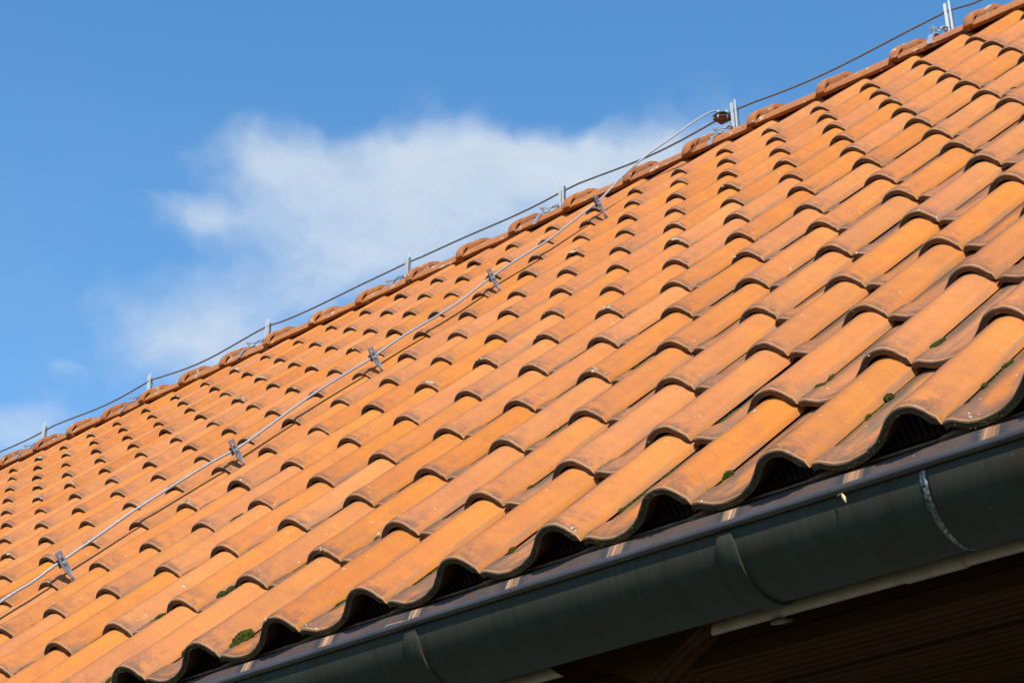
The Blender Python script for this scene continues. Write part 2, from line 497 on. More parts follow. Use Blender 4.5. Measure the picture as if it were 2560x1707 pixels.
b = MB()
RN(b, [(XL, 0.03, -0.072), (XR, 0.03, -0.072), (XR, VA, -0.072), (XL, VA, -0.072), (XL, 0.03, -0.092), (XR, 0.03, -0.092), (XR, VA, -0.092), (XL, VA, -0.092)],
   [(0, 1, 2, 3), (7, 6, 5, 4), (0, 4, 5, 1), (1, 5, 6, 2), (3, 2, 6, 7), (0, 3, 7, 4)])
roof = b.build('roof', M['deck'], house, smooth=0)

# ------------------------------------------------------------------ clay tiles
GAUGE = 0.2
ROWS = [0.0, 0.342, 0.6834, 1.0109, 1.3493, 1.6877, 2.0064, 2.3451, 2.67, 3.0061, 3.3468, 3.6922, 4.0288]
TILE_L, TILT, THICK = 0.405, 0.0417, 0.0100
RIGHT = [(-0.148, -0.0156), (-0.136, -0.0160), (-0.112, -0.0122), (-0.0904, -0.0030), (-0.0754, 0.0096), (-0.0632, 0.0212), (-0.0506, 0.0279),
         (-0.0366, 0.0300), (-0.0218, 0.0270), (-0.0102, 0.0186), (-0.0028, 0.0095), (0.0036, 0.0030)]
LEFT_NOSE = [(-0.1924, -0.0080), (-0.1910, -0.0058), (-0.1860, -0.0045), (-0.1796, -0.0050), (-0.1700, -0.0095), (-0.1600, -0.0136)]
LEFT_BODY = [(-0.2120, -0.0140), (-0.2040, -0.0126), (-0.1930, -0.0098), (-0.1800, -0.0092), (-0.1700, -0.0110), (-0.1600, -0.0138)]

def catmull(P, per):
    out = []
    for i in range(len(P) - 1):
        p0 = P[max(i - 1, 0)]; p1 = P[i]; p2 = P[i + 1]; p3 = P[min(i + 2, len(P) - 1)]
        for s in range(per):
            t = s / per
            out.append(tuple(0.5 * (2 * p1[k] + (p2[k] - p0[k]) * t + (2 * p0[k] - 5 * p1[k] + 4 * p2[k] - p3[k]) * t * t + (3 * p1[k] - p0[k] - 3 * p2[k] + p3[k]) * t ** 3) for k in (0, 1)))
    out.append(P[-1])
    return out
def profile(t, per):
    L = [tuple(a[k] * (1 - t) + b_[k] * t for k in (0, 1)) for a, b_ in zip(LEFT_NOSE, LEFT_BODY)]
    return L[:-1] + catmull([L[-1]] + RIGHT, per)
def under(P):
    out = []
    for i, p in enumerate(P):
        a = P[max(i - 1, 0)]; b_ = P[min(i + 1, len(P) - 1)]
        dx, dz = b_[0] - a[0], b_[1] - a[1]
        l = math.hypot(dx, dz) or 1
        out.append((p[0] + dz / l * THICK, p[1] - dx / l * THICK))
    out[-1] = (0.0060, -0.0078)
    out[-2] = (out[-2][0] - 0.003, out[-2][1] + 0.0005)
    out[0] = (P[0][0] + 0.0012, P[0][1] - THICK * 0.8)
    return out

def tile_geo(per, stations, seed):
    rng = random.Random(seed); top = []; bot = []
    ph = [rng.uniform(0, 6.28) for _ in range(6)]
    for (y, dz) in stations:
        t = min(max((y - 0.05) / 0.025, 0), 1)
        row = []
        P = profile(t, per)
        warp = math.sin(ph[0]) * 0.0012 * (y / TILE_L)
        for (x, z) in P:
            wob = 0.0006 * math.sin(x * 60 + ph[1]) * math.sin(y * 17 + ph[2])
            chip = 0.0
            if y < 0.006: chip = 0.0015 * noise.noise((x * 90 + seed * 7.3, seed, y * 200)) + 0.0011 * noise.noise((x * 300, seed * 3.1, 0))
            row.append((x + warp, y + chip * (1 if y < 0.003 else 0.5), z + dz - TILT * y + wob))
        top.append(row)
    for y in (0.0016, 0.05, 0.075, TILE_L - 0.002):
        t = min(max((y - 0.05) / 0.025, 0), 1)
        bot.append([(x, y, z - TILT * y) for (x, z) in under(profile(t, per))])
    mb = MB(); n = len(top[0])
    mb.grid(top)
    b0 = len(mb.v)
    mb.add([p for r in bot for p in reversed(r)], [])
    nb = len(bot)
    for i in range(nb - 1):
        for j in range(n - 1):
            a = b0 + i * n + j
            mb.f.append((a, a + 1, a + 1 + n, a + n))
    T = lambda i, j: i * n + j
    B = lambda i, j: b0 + i * n + (n - 1 - j)
    nt = len(top)
    for j in range(n - 1):                      # nose and head faces
        mb.f.append((T(0, j + 1), T(0, j), B(0, j), B(0, j + 1)))
        mb.f.append((T(nt - 1, j), T(nt - 1, j + 1), B(nb - 1, j + 1), B(nb - 1, j)))
    for j, e in ((0, 0), (n - 1, 1)):           # long edges
        for i in range(nt - 1):
            yi = stations[i + 1][0]
            k0 = 0 if stations[i][0] < 0.03 else (1 if stations[i][0] < 0.06 else (2 if stations[i][0] < 0.2 else 2))
            k1 = 0 if yi < 0.03 else (1 if yi < 0.06 else (2 if yi < TILE_L - 0.01 else 3))
            if k0 == k1: mb.f.append((T(i, j), T(i + 1, j), B(k0, j)))
            else: mb.f.append((T(i, j), T(i + 1, j), B(k1, j), B(k0, j)))
    return mb
ST_HI = [(0.0, -0.0022), (0.0008, -0.0009), (0.0022, 0.0005), (0.0045, 0.0015), (0.0075, 0.0019), (0.0095, 0.0015), (0.0125, 0.0022), (0.018, 0.0024), (0.030, 0.0017), (0.05, 0.0007), (0.075, 0.0), (0.17, 0.0), (0.28, 0.0), (TILE_L, 0.0)]
ST_LO = [(0.0, -0.0022), (0.0022, 0.0005), (0.0075, 0.0019), (0.018, 0.0024), (0.05, 0.0007), (0.075, 0.0), (0.22, 0.0), (TILE_L, 0.0)]
tile_meshes = [tile_geo(3, ST_HI, s).mesh('roof_tile', M['tile'], 40) for s in (1, 2, 3, 4, 5, 6)]
lo_geo = tile_geo(1, ST_LO, 9)

cells = []
for r, v0 in enumerate(ROWS):
    for c in range(-9, 46):
        u0 = -c * GAUGE
        P = [pix(W(u0 + du, v0 + dv, 0.01)) for du in (-0.19, 0.0) for dv in (0.0, 0.34)]
        vis = any(-20 < p[0] < 2580 and -20 < p[1] < 1727 and p[2] > 0 for p in P)
        cells.append((not vis, P[0][2], r, c))
cells.sort()
field = []
made = 0
for (hid, dist, r, c) in cells:
    u0, v0 = -c * GAUGE, ROWS[r]
    rnd, hue = random.random(), random.random()
    dirt = 1.0 if r == 0 else (0.35 * random.random() if r > 1 else 0.45)
    lift = (random.uniform(0, 0.0022) + (0.003 if random.random() < 0.06 else 0)) if r else 0.0
    mw = ROOF_M @ Matrix.Translation((u0 + random.uniform(-0.0010, 0.0010), v0 + random.gauss(0, 0.0032) * (1 if r else 0.5), lift)) @ \
        Matrix.Rotation(random.gauss(0, R(0.15)), 4, 'Z') @ Matrix.Rotation(random.gauss(0, R(0.18)), 4, 'Y')
    if not hid and made < 300:
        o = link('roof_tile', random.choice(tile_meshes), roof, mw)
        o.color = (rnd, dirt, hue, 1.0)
        made += 1
    else:
        field.append((mw, rnd, dirt, hue))
# the tiles past the three hundred largest: same tiles, one joined sheet
fb_ = MB(); tl = []; tcq = []
for (mw, rnd, dirt, hue) in field:
    fb_.add([mw @ Vector(p) for p in lo_geo.v], lo_geo.f)
    tl += [x for p in lo_geo.v for x in p]
    tcq += [x for p in lo_geo.v for x in (rnd, dirt, hue, 1.0)]
me = bpy.data.meshes.new('roof_tile_field')
me.from_pydata(fb_.v, [], fb_.f)
a_ = me.attributes.new('tloc', 'FLOAT_VECTOR', 'POINT'); a_.data.foreach_set('vector', tl)
a_ = me.attributes.new('tcol', 'FLOAT_COLOR', 'POINT'); a_.data.foreach_set('color', tcq)
me.materials.append(M['tile_field'])
me.polygons.foreach_set('use_smooth', [True] * len(me.polygons)); me.set_sharp_from_angle(angle=R(40))
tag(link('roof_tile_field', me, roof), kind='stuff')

# ------------------------------------------------------------------ ridge caps
RC_R, RC_A, RC_T = 0.116, R(70), 0.014
CAPC_Z = 0.018 - RC_R                      # centre of the cap's arc below the apex line
COLLARS = [-1.818, -2.115, -2.42, -2.725, -3.025, -3.312, -3.617, -3.906, -4.195, -4.485, -4.79, -5.085, -5.38, -5.678, -5.967, -6.262, -6.545, -6.82, -7.09, -7.388]
us = list(COLLARS)
while us[0] < XR - 0.3: us.insert(0, us[0] + 0.296)
while us[-1] > XL + 0.3: us.append(us[-1] - 0.296)
def rib(x, c, w_):
    t = abs(x - c) / w_
    return 0.0 if t >= 1 else min(1.0, (1 - t) * 5.0)
def cap_geo(seed):
    rng = random.Random(seed)
    xs = [0.0, 0.003, 0.010, 0.024, 0.031, 0.0345, 0.0365, 0.046, 0.060, 0.072, 0.076, 0.081, 0.090, 0.096, 0.0995, 0.103, 0.12, 0.18, 0.24, 0.312]
    na = 29; top, bot = [], []
    for x in xs:
        rt, rb = [], []
        for i in range(na):
            ang = -RC_A + 2 * RC_A * i / (na - 1)
            aa = abs(ang)
            h = 0.0
            rr = RC_R + 0.0185 * h + 0.0007 * noise.noise((x * 40, ang * 6, seed))
            a2 = ang
            rt.append((x, -rr * math.sin(-a2) * 1.0, rr * math.cos(a2)))
            rb.append((x, (RC_R - RC_T) * math.sin(a2), (RC_R - RC_T) * math.cos(a2)))
        top.append(rt); bot.append(rb)
    mb = MB(); mb.grid(top); b0 = len(mb.v)
    mb.grid([list(reversed(r_)) for r_ in bot])
    n, k = na, len(xs)
    for i in range(k - 1):
        mb.f.append((i * n, (i + 1) * n, b0 + (i + 1) * n + n - 1, b0 + i * n + n - 1))
        mb.f.append((i * n + n - 1, (i + 1) * n + n - 1, b0 + (i + 1) * n, b0 + i * n))
    for i in (0, k - 1):
        for j in range(n - 1):
            mb.f.append((i * n + j, i * n + j + 1, b0 + i * n + n - 2 - j, b0 + i * n + n - 1 - j))
    def shell(xa, xb, a_max, r_in, r_out, flare, lipk):
        rows_o, rows_i = [], []
        nn = 25
        cols = [(xa, 0.72), (xa + 0.004, 0.95), (xa + 0.010, 1.0), (xb - 0.004, 1.0), (xb, 0.93)]
        for (x_, f_) in cols:
            ro, ri = [], []
            for i in range(nn):
                an = -a_max + 2 * a_max * i / (nn - 1)
                ed = min(1.0, (a_max - abs(an)) / R(11)) if flare else 1.0
                k_ = math.sqrt(max(ed, 0.0))
                ro_ = RC_R + (r_out - RC_R) * f_ * (lipk + (1 - lipk) * k_)
                ri_ = RC_R + (r_in - RC_R) * k_ - 0.001
                ro.append((x_, ro_ * math.sin(an), ro_ * math.cos(an))); ri.append((x_, ri_ * math.sin(an), ri_ * math.cos(an)))
            rows_o.append(ro); rows_i.append(ri)
        o0 = len(mb.v); mb.grid(rows_o); i0 = len(mb.v); mb.grid(rows_i)
        L_ = len(cols) - 1
        for i in range(nn - 1):
            mb.f.append((o0 + L_ * nn + i, o0 + L_ * nn + i + 1, i0 + L_ * nn + i + 1, i0 + L_ * nn + i))
            mb.f.append((o0 + i, o0 + i + 1, i0 + i + 1, i0 + i))
        for k_ in range(L_):
            for e in (0, nn - 1):
                mb.f.append((o0 + k_ * nn + e, o0 + (k_ + 1) * nn + e, i0 + (k_ + 1) * nn + e, i0 + k_ * nn + e))
        # closing wall inside the left end, so the pocket is dark
        w0 = len(mb.v)
        mb.add([(xa + 0.006, r__ * math.sin(-a_max + 2 * a_max * i / (nn - 1)), r__ * math.cos(-a_max + 2 * a_max * i / (nn - 1))) for r__ in (RC_R - 0.002, r_in) for i in range(nn)],
               [(i, i + 1, nn + i + 1, nn + i) for i in range(nn - 1)])
    shell(0.0, 0.036, R(73), RC_R + 0.0110, RC_R + 0.0215, True, 0.62)
    shell(0.030, 0.092, R(48), RC_R + 0.0050, RC_R + 0.0190, True, 0.02)
    return mb
cap_meshes = [cap_geo(s).mesh('ridge_tile', M['ridge'], 38) for s in (1, 2, 3)]
for i, u0 in enumerate(us):
    mw = Matrix.Translation((u0, AY, AZ + CAPC_Z + random.uniform(-0.002, 0.002))) @ Matrix.Rotation(random.gauss(0, R(1.3)), 4, 'X') @ Matrix.Rotation(R(0.9) + random.gauss(0, R(0.35)), 4, 'Y')
    link('ridge_tile', cap_meshes[i % 3], roof, mw)

# ------------------------------------------------------------------ far slope, gables, walls, eaves
b = MB()
nx = 440
rows_ = []
for j in range(2):
    row = []
    for i in range(nx + 1):
        x = XL + (XR - XL) * i / nx
        dz = 0.02 * math.sin(2 * math.pi * x / 0.2)
        y = AY + (0.02 if j == 0 else 3.5); z = AZ - (0.02 if j == 0 else 3.5) * math.tan(PITCH) + dz
        row.append((x, y, z))
    rows_.append(row)
b.grid(rows_); n0 = len(b.v)
b.grid([[(x, y, z - 0.05) for (x, y, z) in r_] for r_ in rows_])
b.build('rear_roof', M['ridge'], house)
WY0, WY1 = 0.62, 2 * AY - 0.62
b = MB()
zt = ORG.z + (WY0 - 0.07) * math.tan(PITCH) - 0.02
for (x0, x1) in ((XL + 0.35, XL + 0.60), (XR - 0.60, XR - 0.35)):
    b.add([(x, y, z) for x in (x0, x1) for (y, z) in ((WY0, -0.05), (WY1, -0.05), (WY1, zt - 0.2), (AY, AZ - 0.25), (WY0, zt - 0.2))],
          [(4, 3, 2, 1, 0), (5, 6, 7, 8, 9), (0, 1, 6, 5), (1, 2, 7, 6), (2, 3, 8, 7), (3, 4, 9, 8), (4, 0, 5, 9)])
b.box((XL + 0.603, WY0 + 0.003, -0.05), (XR - 0.603, WY0 + 0.25, zt - 0.2))
b.box((XL + 0.603, WY1 - 0.25, -0.05), (XR - 0.603, WY1 - 0.003, zt - 0.2))
b.build('wall', M['plaster'], house, smooth=0)

def E(x, Y, Z): return (x, ORG.y + Y, ORG.z + Z)
# boards closing the eaves, each a board of its own
b = MB(); b.box(E(XL, 0.130, -0.158), E(XR, 0.155, 0.030)); b.build('fascia_board', M['wood'], house, smooth=0)
y0 = 0.128
for i, wd in enumerate((0.122, 0.196, 0.196)):
    b = MB(); b.box(E(XL, y0, -0.185 - 0.004 * (i % 2)), E(XR, y0 + wd - 0.006, -0.161)); y0 += wd
    b.build('soffit_board', M['wood'], house, smooth=0)
# projecting beam head under the gutter
b = MB()
poly = [(-0.700, -0.120), (-0.678, -0.143), (-0.546, -0.206), (-0.446, -0.149), (-0.425, -0.120)]
vs = [E(x, yy, z) for yy in (0.078, 0.30) for (x, z) in poly]
b.add(vs, [(0, 1, 2, 3, 4), (9, 8, 7, 6, 5)] + [(i, (i + 1) % 5, 5 + (i + 1) % 5, 5 + i) for i in range(5)])
b.build('beam_head', M['wood'], house, smooth=0)

# eave flashing: a copper sheet from under the tiles down into the gutter
b = MB()
xs = [XL + (XR - XL) * i / 220 for i in range(221)]
def fl_pt(x, s):
    wob = 0.0011 * math.sin(x * 9.3) + 0.0007 * math.sin(x * 31.0 + 1.0)
    if s == 0: return W(x, 0.10, -0.040 + wob * 0.3)
    if s == 1: return W(x, 0.03, -0.0335 + wob)
    if s == 2: return W(x, -0.007, -0.0280 + wob)
    p_ = W(x, -0.007, -0.0280 + wob)
    return p_ + Vector((0, -0.020, -0.042))
rows_ = [[fl_pt(x, s) for x in xs] for s in range(4)]
b.grid(rows_)
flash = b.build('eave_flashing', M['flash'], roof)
mod = flash.modifiers.new('thick', 'SOLIDIFY'); mod.thickness = 0.0012; mod.offset = -1
# bird comb standing in the hollows under the eave tiles
b = MB()
UNDER = under(profile(0, 3))
x = XL
while x < XR:
    lx = ((x + 0.196) % 0.2) - 0.196
    top_ = min(UNDER, key=lambda q_: abs(q_[0] - lx))[1] - TILT * 0.045 - 0.003
    if top_ > -0.018:
        b.obox(W(x, 0.045, (top_ - 0.032) / 2), UX * 0.0026, VX * 0.0008, NX * ((top_ + 0.032) / 2))
    x += 0.0098
b.obox(W((XL + XR) / 2, 0.047, -0.0285), UX * ((XR - XL) / 2), VX * 0.0007, NX * 0.0035)
tag(b.build('bird_comb', M['comb'], roof, smooth=0), kind='stuff')
# wavy brown lip of the underlay on the flashing
b = MB(); rows_ = [[], []]
for i in range(900):
    x = -2.6 + i * 0.0035
    h = 0.004 + 0.0065 * max(0, math.sin(2 * math.pi * (x + 0.02) / 0.2)) + 0.001 * noise.noise((x * 30, 0, 0))
    rows_[0].append(W(x, 0.012, -0.0300)); rows_[1].append(W(x, 0.014, -0.0300 + h * 0.7))
b.grid(rows_)
u_ = b.build('underlay_lip', M['rust'], roof)
mod = u_.modifiers.new('thick', 'SOLIDIFY'); mod.thickness = 0.001

# ------------------------------------------------------------------ gutter
GY, GZ, GR = -0.013, -0.100, 0.077
GXL, GXR = XL - 0.02, XR + 0.02
b = MB()
def arc_pts(r_, a0, a1, n): return [(GY - r_ * math.cos(a0 + (a1 - a0) * i / n), GZ - r_ * math.sin(a0 + (a1 - a0) * i / n)) for i in range(n + 1)]
sec = arc_pts(GR, R(-6), R(180), 40)
sec_in = arc_pts(GR - 0.0012, R(-6), R(180), 40)
xs = [GXL + (GXR - GXL) * i / 60 for i in range(61)]
ring = sec + sec_in[::-1]
b.grid([[E(x, y, z) for (y, z) in ring] for x in xs], close=True)
for i in (0, 1):
    x = GXL if i == 0 else GXR
    b.add([E(x, y, z) for (y, z) in sec], [tuple(range(len(sec)))])
gutter = b.build('gutter', M['gutter'], house, smooth=30)
b = MB()
BR = 0.0062
by, bz = -0.0930, -0.0958
b.tube([E(x, by, bz) for x in xs], BR, 16)
b.build('bead', M['bead'], gutter, smooth=60)
for u0 in (-2.45, -1.62, -0.835, -0.262, 0.55, 1.33, -3.25, -4.05, -4.85):
    # strap running under the gutter
    b = MB(); rows_ = []
    n = 30
    for i in range(n + 1):
        a = R(4) + R(176) * i / n
        w_ = 0.0150
        if i < 2: w_ = 0.0125
        bul = 0.0040 if i > 0 else 0.0015
        prof_ = [(-w_, 0.0003), (-w_, bul), (-w_ * 0.72, bul + 0.0012), (w_ * 0.72, bul + 0.0012), (w_, bul), (w_, 0.0003)]
        rows_.append([E(u0 + dx, GY - (GR + h) * math.cos(a), GZ - (GR + h) * math.sin(a)) for (dx, h) in prof_])
    b.grid(rows_); b.f.append((0, 1, 2, 3, 4, 5))
    b.build('gutter_bracket', M['gutter'], gutter, smooth=40)
# soldered joint
b = MB(); rows_ = []
for i in range(61):
    a = R(2) + R(150) * i / 60
    hw = 0.0045 + 0.0022 * noise.noise((i * 0.35, 2.0, 0)) - 0.0020 * min(1, max(0, (i - 22) / 10))
    hh = 0.0014 + 0.0007 * noise.noise((i * 0.9, 5.0, 1))
    jog = 0.0018 * noise.noise((i * 0.2, 9.0, 1))
    rows_.append([E(0.035 + jog + dx, GY - (GR + h) * math.cos(a), GZ - (GR + h) * math.sin(a)) for (dx, h) in ((-hw, 0.0001), (-hw * 0.6, hh), (hw * 0.5, hh * 1.2), (hw, 0.0001))])
b.grid(rows_)
b.build('solder_joint', M['solder'], gutter, smooth=25)
b = MB(); rows_ = []
for i in range(31):
    a = R(2) + R(160) * i / 30
    rows_.append([E(0.0425 + dx, GY - (GR + h) * math.cos(a), GZ - (GR + h) * math.sin(a)) for (dx, h) in ((0.0, 0.0002), (0.001, 0.0016), (1.1, 0.0016))])
b.grid(rows_)
b.build('overlap_sheet', M['gutter'], gutter, smooth=30)

# ------------------------------------------------------------------ pipe under the eave
def pipe(x0, x1, mitre0, mitre1, label, clips, joint):
    t = empty('pipe', E(x0, 0.110, -0.1405)); loc = Vector(t.location)
    r_ = 0.0100; n = 20; b = MB(); rows_ = []
    for (x, mt) in ((x0, mitre0), (x0 + 0.06, 0), (x1 - 0.06, 0), (x1, mitre1)):
        rows_.append([Vector(E(x + mt * math.sin(2 * math.pi * i / n), 0.110 + r_ * math.cos(2 * math.pi * i / n), -0.1405 + r_ * math.sin(2 * math.pi * i / n))) - loc for i in range(n)])
    b.grid(rows_, close=True); b.f.append(tuple(range(n))); b.f.append(tuple(3 * n + i for i in range(n)))
    b.build('pipe_wall', M['pvc'], t, smooth=50)
    for xc in clips:
        b = MB()
        b.tube([Vector(E(xc - 0.006, 0.110, -0.1405)) - loc, Vector(E(xc + 0.006, 0.110, -0.1405)) - loc], r_ + 0.002, 20)
        b.obox(Vector(E(xc, 0.116, -0.1550)) - loc, (0.008, 0, 0), (0, 0.014, 0.004), (0, 0, 0.0022))
        b.build('clip', M['pvc'], t, smooth=40)
    for xc in joint:
        b = MB(); b.tube([Vector(E(xc, 0.110, -0.1405)) - loc, Vector(E(xc + 0.09, 0.110, -0.1405)) - loc], r_ + 0.0016, 24)
        b.build('socket', M['pvc'], t, smooth=40)
    tag(t, label, 'pipe')
pipe(-0.470, 1.86, 0.018, 0.0, 'pale plastic pipe clipped under the gutter below its solder seam', (-0.335, 0.30, 1.0), (-0.130,))
pipe(-4.0, -0.738, 0.0, -0.012, 'pale plastic pipe under the gutter beyond the dark beam head', (-1.4, -2.2), ())

# ------------------------------------------------------------------ ridge lightning conductor
RW_Z = 0.115
POSTS = [-1.042, -1.935, -2.862, -3.728, -4.605, -5.502, -6.345, -7.192, -8.05]
def AP(x, y, z): return Vector((x, AY + y, AZ + z))
pts = []
pu = [1.85, 0.75, -0.15] + POSTS + [-9.0]
for i in range(len(pu) - 1):
    for s in range(10):
        t = s / 10
        x = pu[i] + (pu[i + 1] - pu[i]) * t
        sag = -0.016 * math.sin(math.pi * t) + 0.006 * math.sin(2 * math.pi * t + i * 1.7)
        pts.append(AP(x, 0.002 * math.sin(x * 5), RW_Z + sag + 0.003 * math.sin(i * 2.1)))
pts.append(AP(-9.0, 0, RW_Z))
b = MB(); b.tube(pts, 0.0038, 8)
tag(b.build('lightning_wire', M['wire_dark'], None, 60), 'thin dark lightning conductor wire strung above the roof ridge', 'wire')

def ridge_holder():
    t = empty('ridge_wire_holder')
    z0 = 0.018
    for (xx, wd, top, mat) in ((-0.007, 0.0050, 0.150, 'white_lit'), (0.0085, 0.0032, 0.156, 'white_lit')):
        b = MB(); n = 8
        out = [(-wd, z0 + 0.004), (wd, z0 + 0.004)] + [(wd * math.cos(math.pi * i / n), top - wd + wd * math.sin(math.pi * i / n)) for i in range(n + 1)]
        vs = [(xx + a_, -0.007 + yy, zz) for yy in (0, 0.0022) for (a_, zz) in out]
        m_ = len(out)
        b.add(vs, [tuple(range(m_)), tuple(reversed(range(m_, 2 * m_)))] + [(i, (i + 1) % m_, m_ + (i + 1) % m_, m_ + i) for i in range(m_)])
        b.build('prong', M[mat], t, 30)
    b = MB(); b.box((-0.003, -0.0045, z0), (0.0105, -0.0027, 0.108)); b.box((0.0120, -0.004, z0), (0.0132, 0.008, 0.130))
    b.build('web_plate', M['steel_dull'], t, 0)  # same folded strip as the prongs, its shade painted as darker metal
    b = MB(); rows_ = []
    for i in range(33):
        a = R(-74) + R(148) * i / 32
        rows_.append([(-0.043 + dx, h * math.sin(a), CAPC_Z + h * math.cos(a)) for (dx, h) in ((-0.0095, RC_R + 0.0045), (-0.0095, RC_R + 0.0065), (0.0095, RC_R + 0.0065), (0.0095, RC_R + 0.0045))])
    b.grid(rows_, close=True)
    b.build('strap', M['steel'], t, 40)
    a = R(-31); pr_ = Vector((-0.041, (RC_R + 0.006) * math.sin(a), CAPC_Z + (RC_R + 0.006) * math.cos(a)))
    nr = Vector((0, math.sin(a), math.cos(a)))
    b = MB(); b.tube([pr_, pr_ + nr * 0.018], 0.0045, 8)
    for kx in range(5):
        an = R(20 + 72 * kx); dd = Vector((math.cos(an), 0, 0)) + nr * 0.5 + Vector((0, math.sin(an), 0))
        b.tube([pr_ + nr * 0.014, pr_ + nr * 0.014 + dd.normalized() * 0.015], [0.0028, 0.0014], 6)
    b.build('wing_bolt', M['steel'], t, 40)
    b = MB()
    top_ = pr_ + nr * 0.010
    b.tube([top_, top_ + Vector((0.010, 0.012, 0.010)), top_ + Vector((0.024, 0.026, 0.012)), Vector((-0.006, -0.004, 0.046))], 0.0022, 7)
    for kx, (dx, dz) in enumerate(((0.010, 0.0), (0.019, 0.007))):
        b.tube([(-0.044 + dx, -0.048, 0.012 + dz), (-0.038 + dx, -0.038, 0.030 + dz), (-0.028 + dx, -0.030, 0.036 + dz), (-0.018 + dx, -0.026, 0.028 + dz)], 0.0026, 6)
    b.build('spring_arm', M['steel_dull'], t, 50)
    b = MB(); b.box((-0.022, -0.020, z0 - 0.002), (0.018, 0.012, z0 + 0.006)); b.tube([(-0.014, -0.006, z0), (-0.014, -0.006, z0 + 0.040)], 0.005, 8)
    b.tube([(-0.026, -0.012, z0 + 0.034), (-0.004, -0.020, z0 + 0.026)], 0.0032, 8)
    b.build('foot', M['steel_dull'], t, 40)
    return t
rh = ridge_holder()
for i, u0 in enumerate(POSTS):
    o = rh if i == 0 else clone_tree(rh)
    o.location = (u0, AY, AZ); o.rotation_euler = (random.gauss(0, R(1.2)), random.gauss(0, R(1.8)), random.gauss(0, R(14)))
    k_ = POSTS.index(-2.862) - i
    ordn = ['', 'first', 'second', 'third', 'fourth', 'fifth', 'sixth']
    if k_ == 0: lb = 'zinc ridge fork beside the rusty cross clamp'
    elif k_ > 0: lb = 'zinc ridge fork, %s past the cross clamp, away from the down wire' % ordn[k_]
    else: lb = 'zinc ridge fork, %s past the cross clamp on the down wire side' % ordn[-k_]
    tag(o, lb, 'wire holder', 'wire holders along the ridge')

# cross clamp joining the two wires
cx = -2.925
t = empty('cross_clamp', AP(cx, 0, RW_Z))
def star(z0, z1, r0, r1, ph):
    mb = MB(); n = 8
    pr_ = [((r0 if i % 2 == 0 else r1) * math.cos(ph + i * math.pi / 4), (r0 if i % 2 == 0 else r1) * math.sin(ph + i * math.pi / 4)) for i in range(n)]
    droop = [(-0.006 if i % 2 == 0 else 0.0) for i in range(n)]
    mb.add([(x, y, z0 + dz) for (x, y), dz in zip(pr_, droop)] + [(x, y, z1 + dz) for (x, y), dz in zip(pr_, droop)],
           [tuple(reversed(range(n))), tuple(range(n, 2 * n))] + [(i, (i + 1) % n, n + (i + 1) % n, n + i) for i in range(n)])
    return mb
star(-0.008, -0.005, 0.036, 0.027, R(45)).build('lower_plate', M['rust'], t, 30)
star(0.006, 0.009, 0.036, 0.027, R(45)).build('upper_plate', M['steel_dull'], t, 30)
for (bx, by_) in ((0.022, 0), (-0.022, 0), (0, 0.022), (0, -0.022)):
    b = MB(); b.tube([(bx, by_, -0.016), (bx, by_, 0.017)], 0.0035, 8); b.tube([(bx, by_, -0.012), (bx, by_, -0.007)], 0.0062, 6); b.tube([(bx, by_, 0.009), (bx, by_, 0.014)], 0.0062, 6)
    b.build('bolt', M['steel'], t, 40)
tag(t, 'rusty star shaped cross clamp joining ridge wire and down wire', 'clamp')

# ------------------------------------------------------------------ down conductor on the slope
UW = -2.992
DW = [(-0.06, 0.030), (0.05, 0.055), (0.30, 0.060), (0.55, 0.060), (0.8092, 0.0628), (0.8922, 0.0600), (0.9771, 0.0630), (1.0389, 0.0635), (1.1998, 0.0668), (1.2882, 0.0685), (1.5423, 0.0640),
      (1.6645, 0.0570), (1.7364, 0.0545), (2.0218, 0.0635), (2.2078, 0.0610), (2.2882, 0.0580), (2.3501, 0.0580), (2.5012, 0.0600), (2.7131, 0.0530), (2.8286, 0.0530),
      (2.978, 0.0606), (3.1287, 0.0625), (3.3381, 0.0590), (3.4298, 0.0617), (3.6805, 0.0740), (3.7197, 0.0770), (3.8029, 0.0881), (3.8875, 0.1004), (4.0276, 0.1126),
      (4.1457, 0.1180), (4.2764, 0.1190), (4.4432, 0.1225), (4.5588, 0.1190), (4.6028, 0.1120)]
sm = []
for i in range(len(DW) - 1):
    p0, p1, p2, p3 = DW[max(i - 1, 0)], DW[i], DW[i + 1], DW[min(i + 2, len(DW) - 1)]
    for s in range(4):
        tt = s / 4
        sm.append(tuple(0.5 * (2 * p1[k] + (p2[k] - p0[k]) * tt + (2 * p0[k] - 5 * p1[k] + 4 * p2[k] - p3[k]) * tt * tt + (3 * p1[k] - p0[k] - 3 * p2[k] + p3[k]) * tt ** 3) for k in (0, 1)))
sm.append(DW[-1])
def wire_u(v):
    t_ = min(max((v - 3.95) / 0.6, 0), 1)
    return UW + (cx - UW) * t_ * t_ * (3 - 2 * t_)
sm3 = []
for v, n in sm:
    uu = wire_u(v); kk = (-2.95 - uu) / 0.042
    sm3.append((uu, v + 0.051 * kk, n - 0.0076 * kk))
b = MB(); b.tube([W(*q_) for q_ in sm3], 0.0036, 10)
tag(b.build('down_wire', M['alu'], None, 60), 'pale grey down conductor wire running up across the tiles', 'wire')

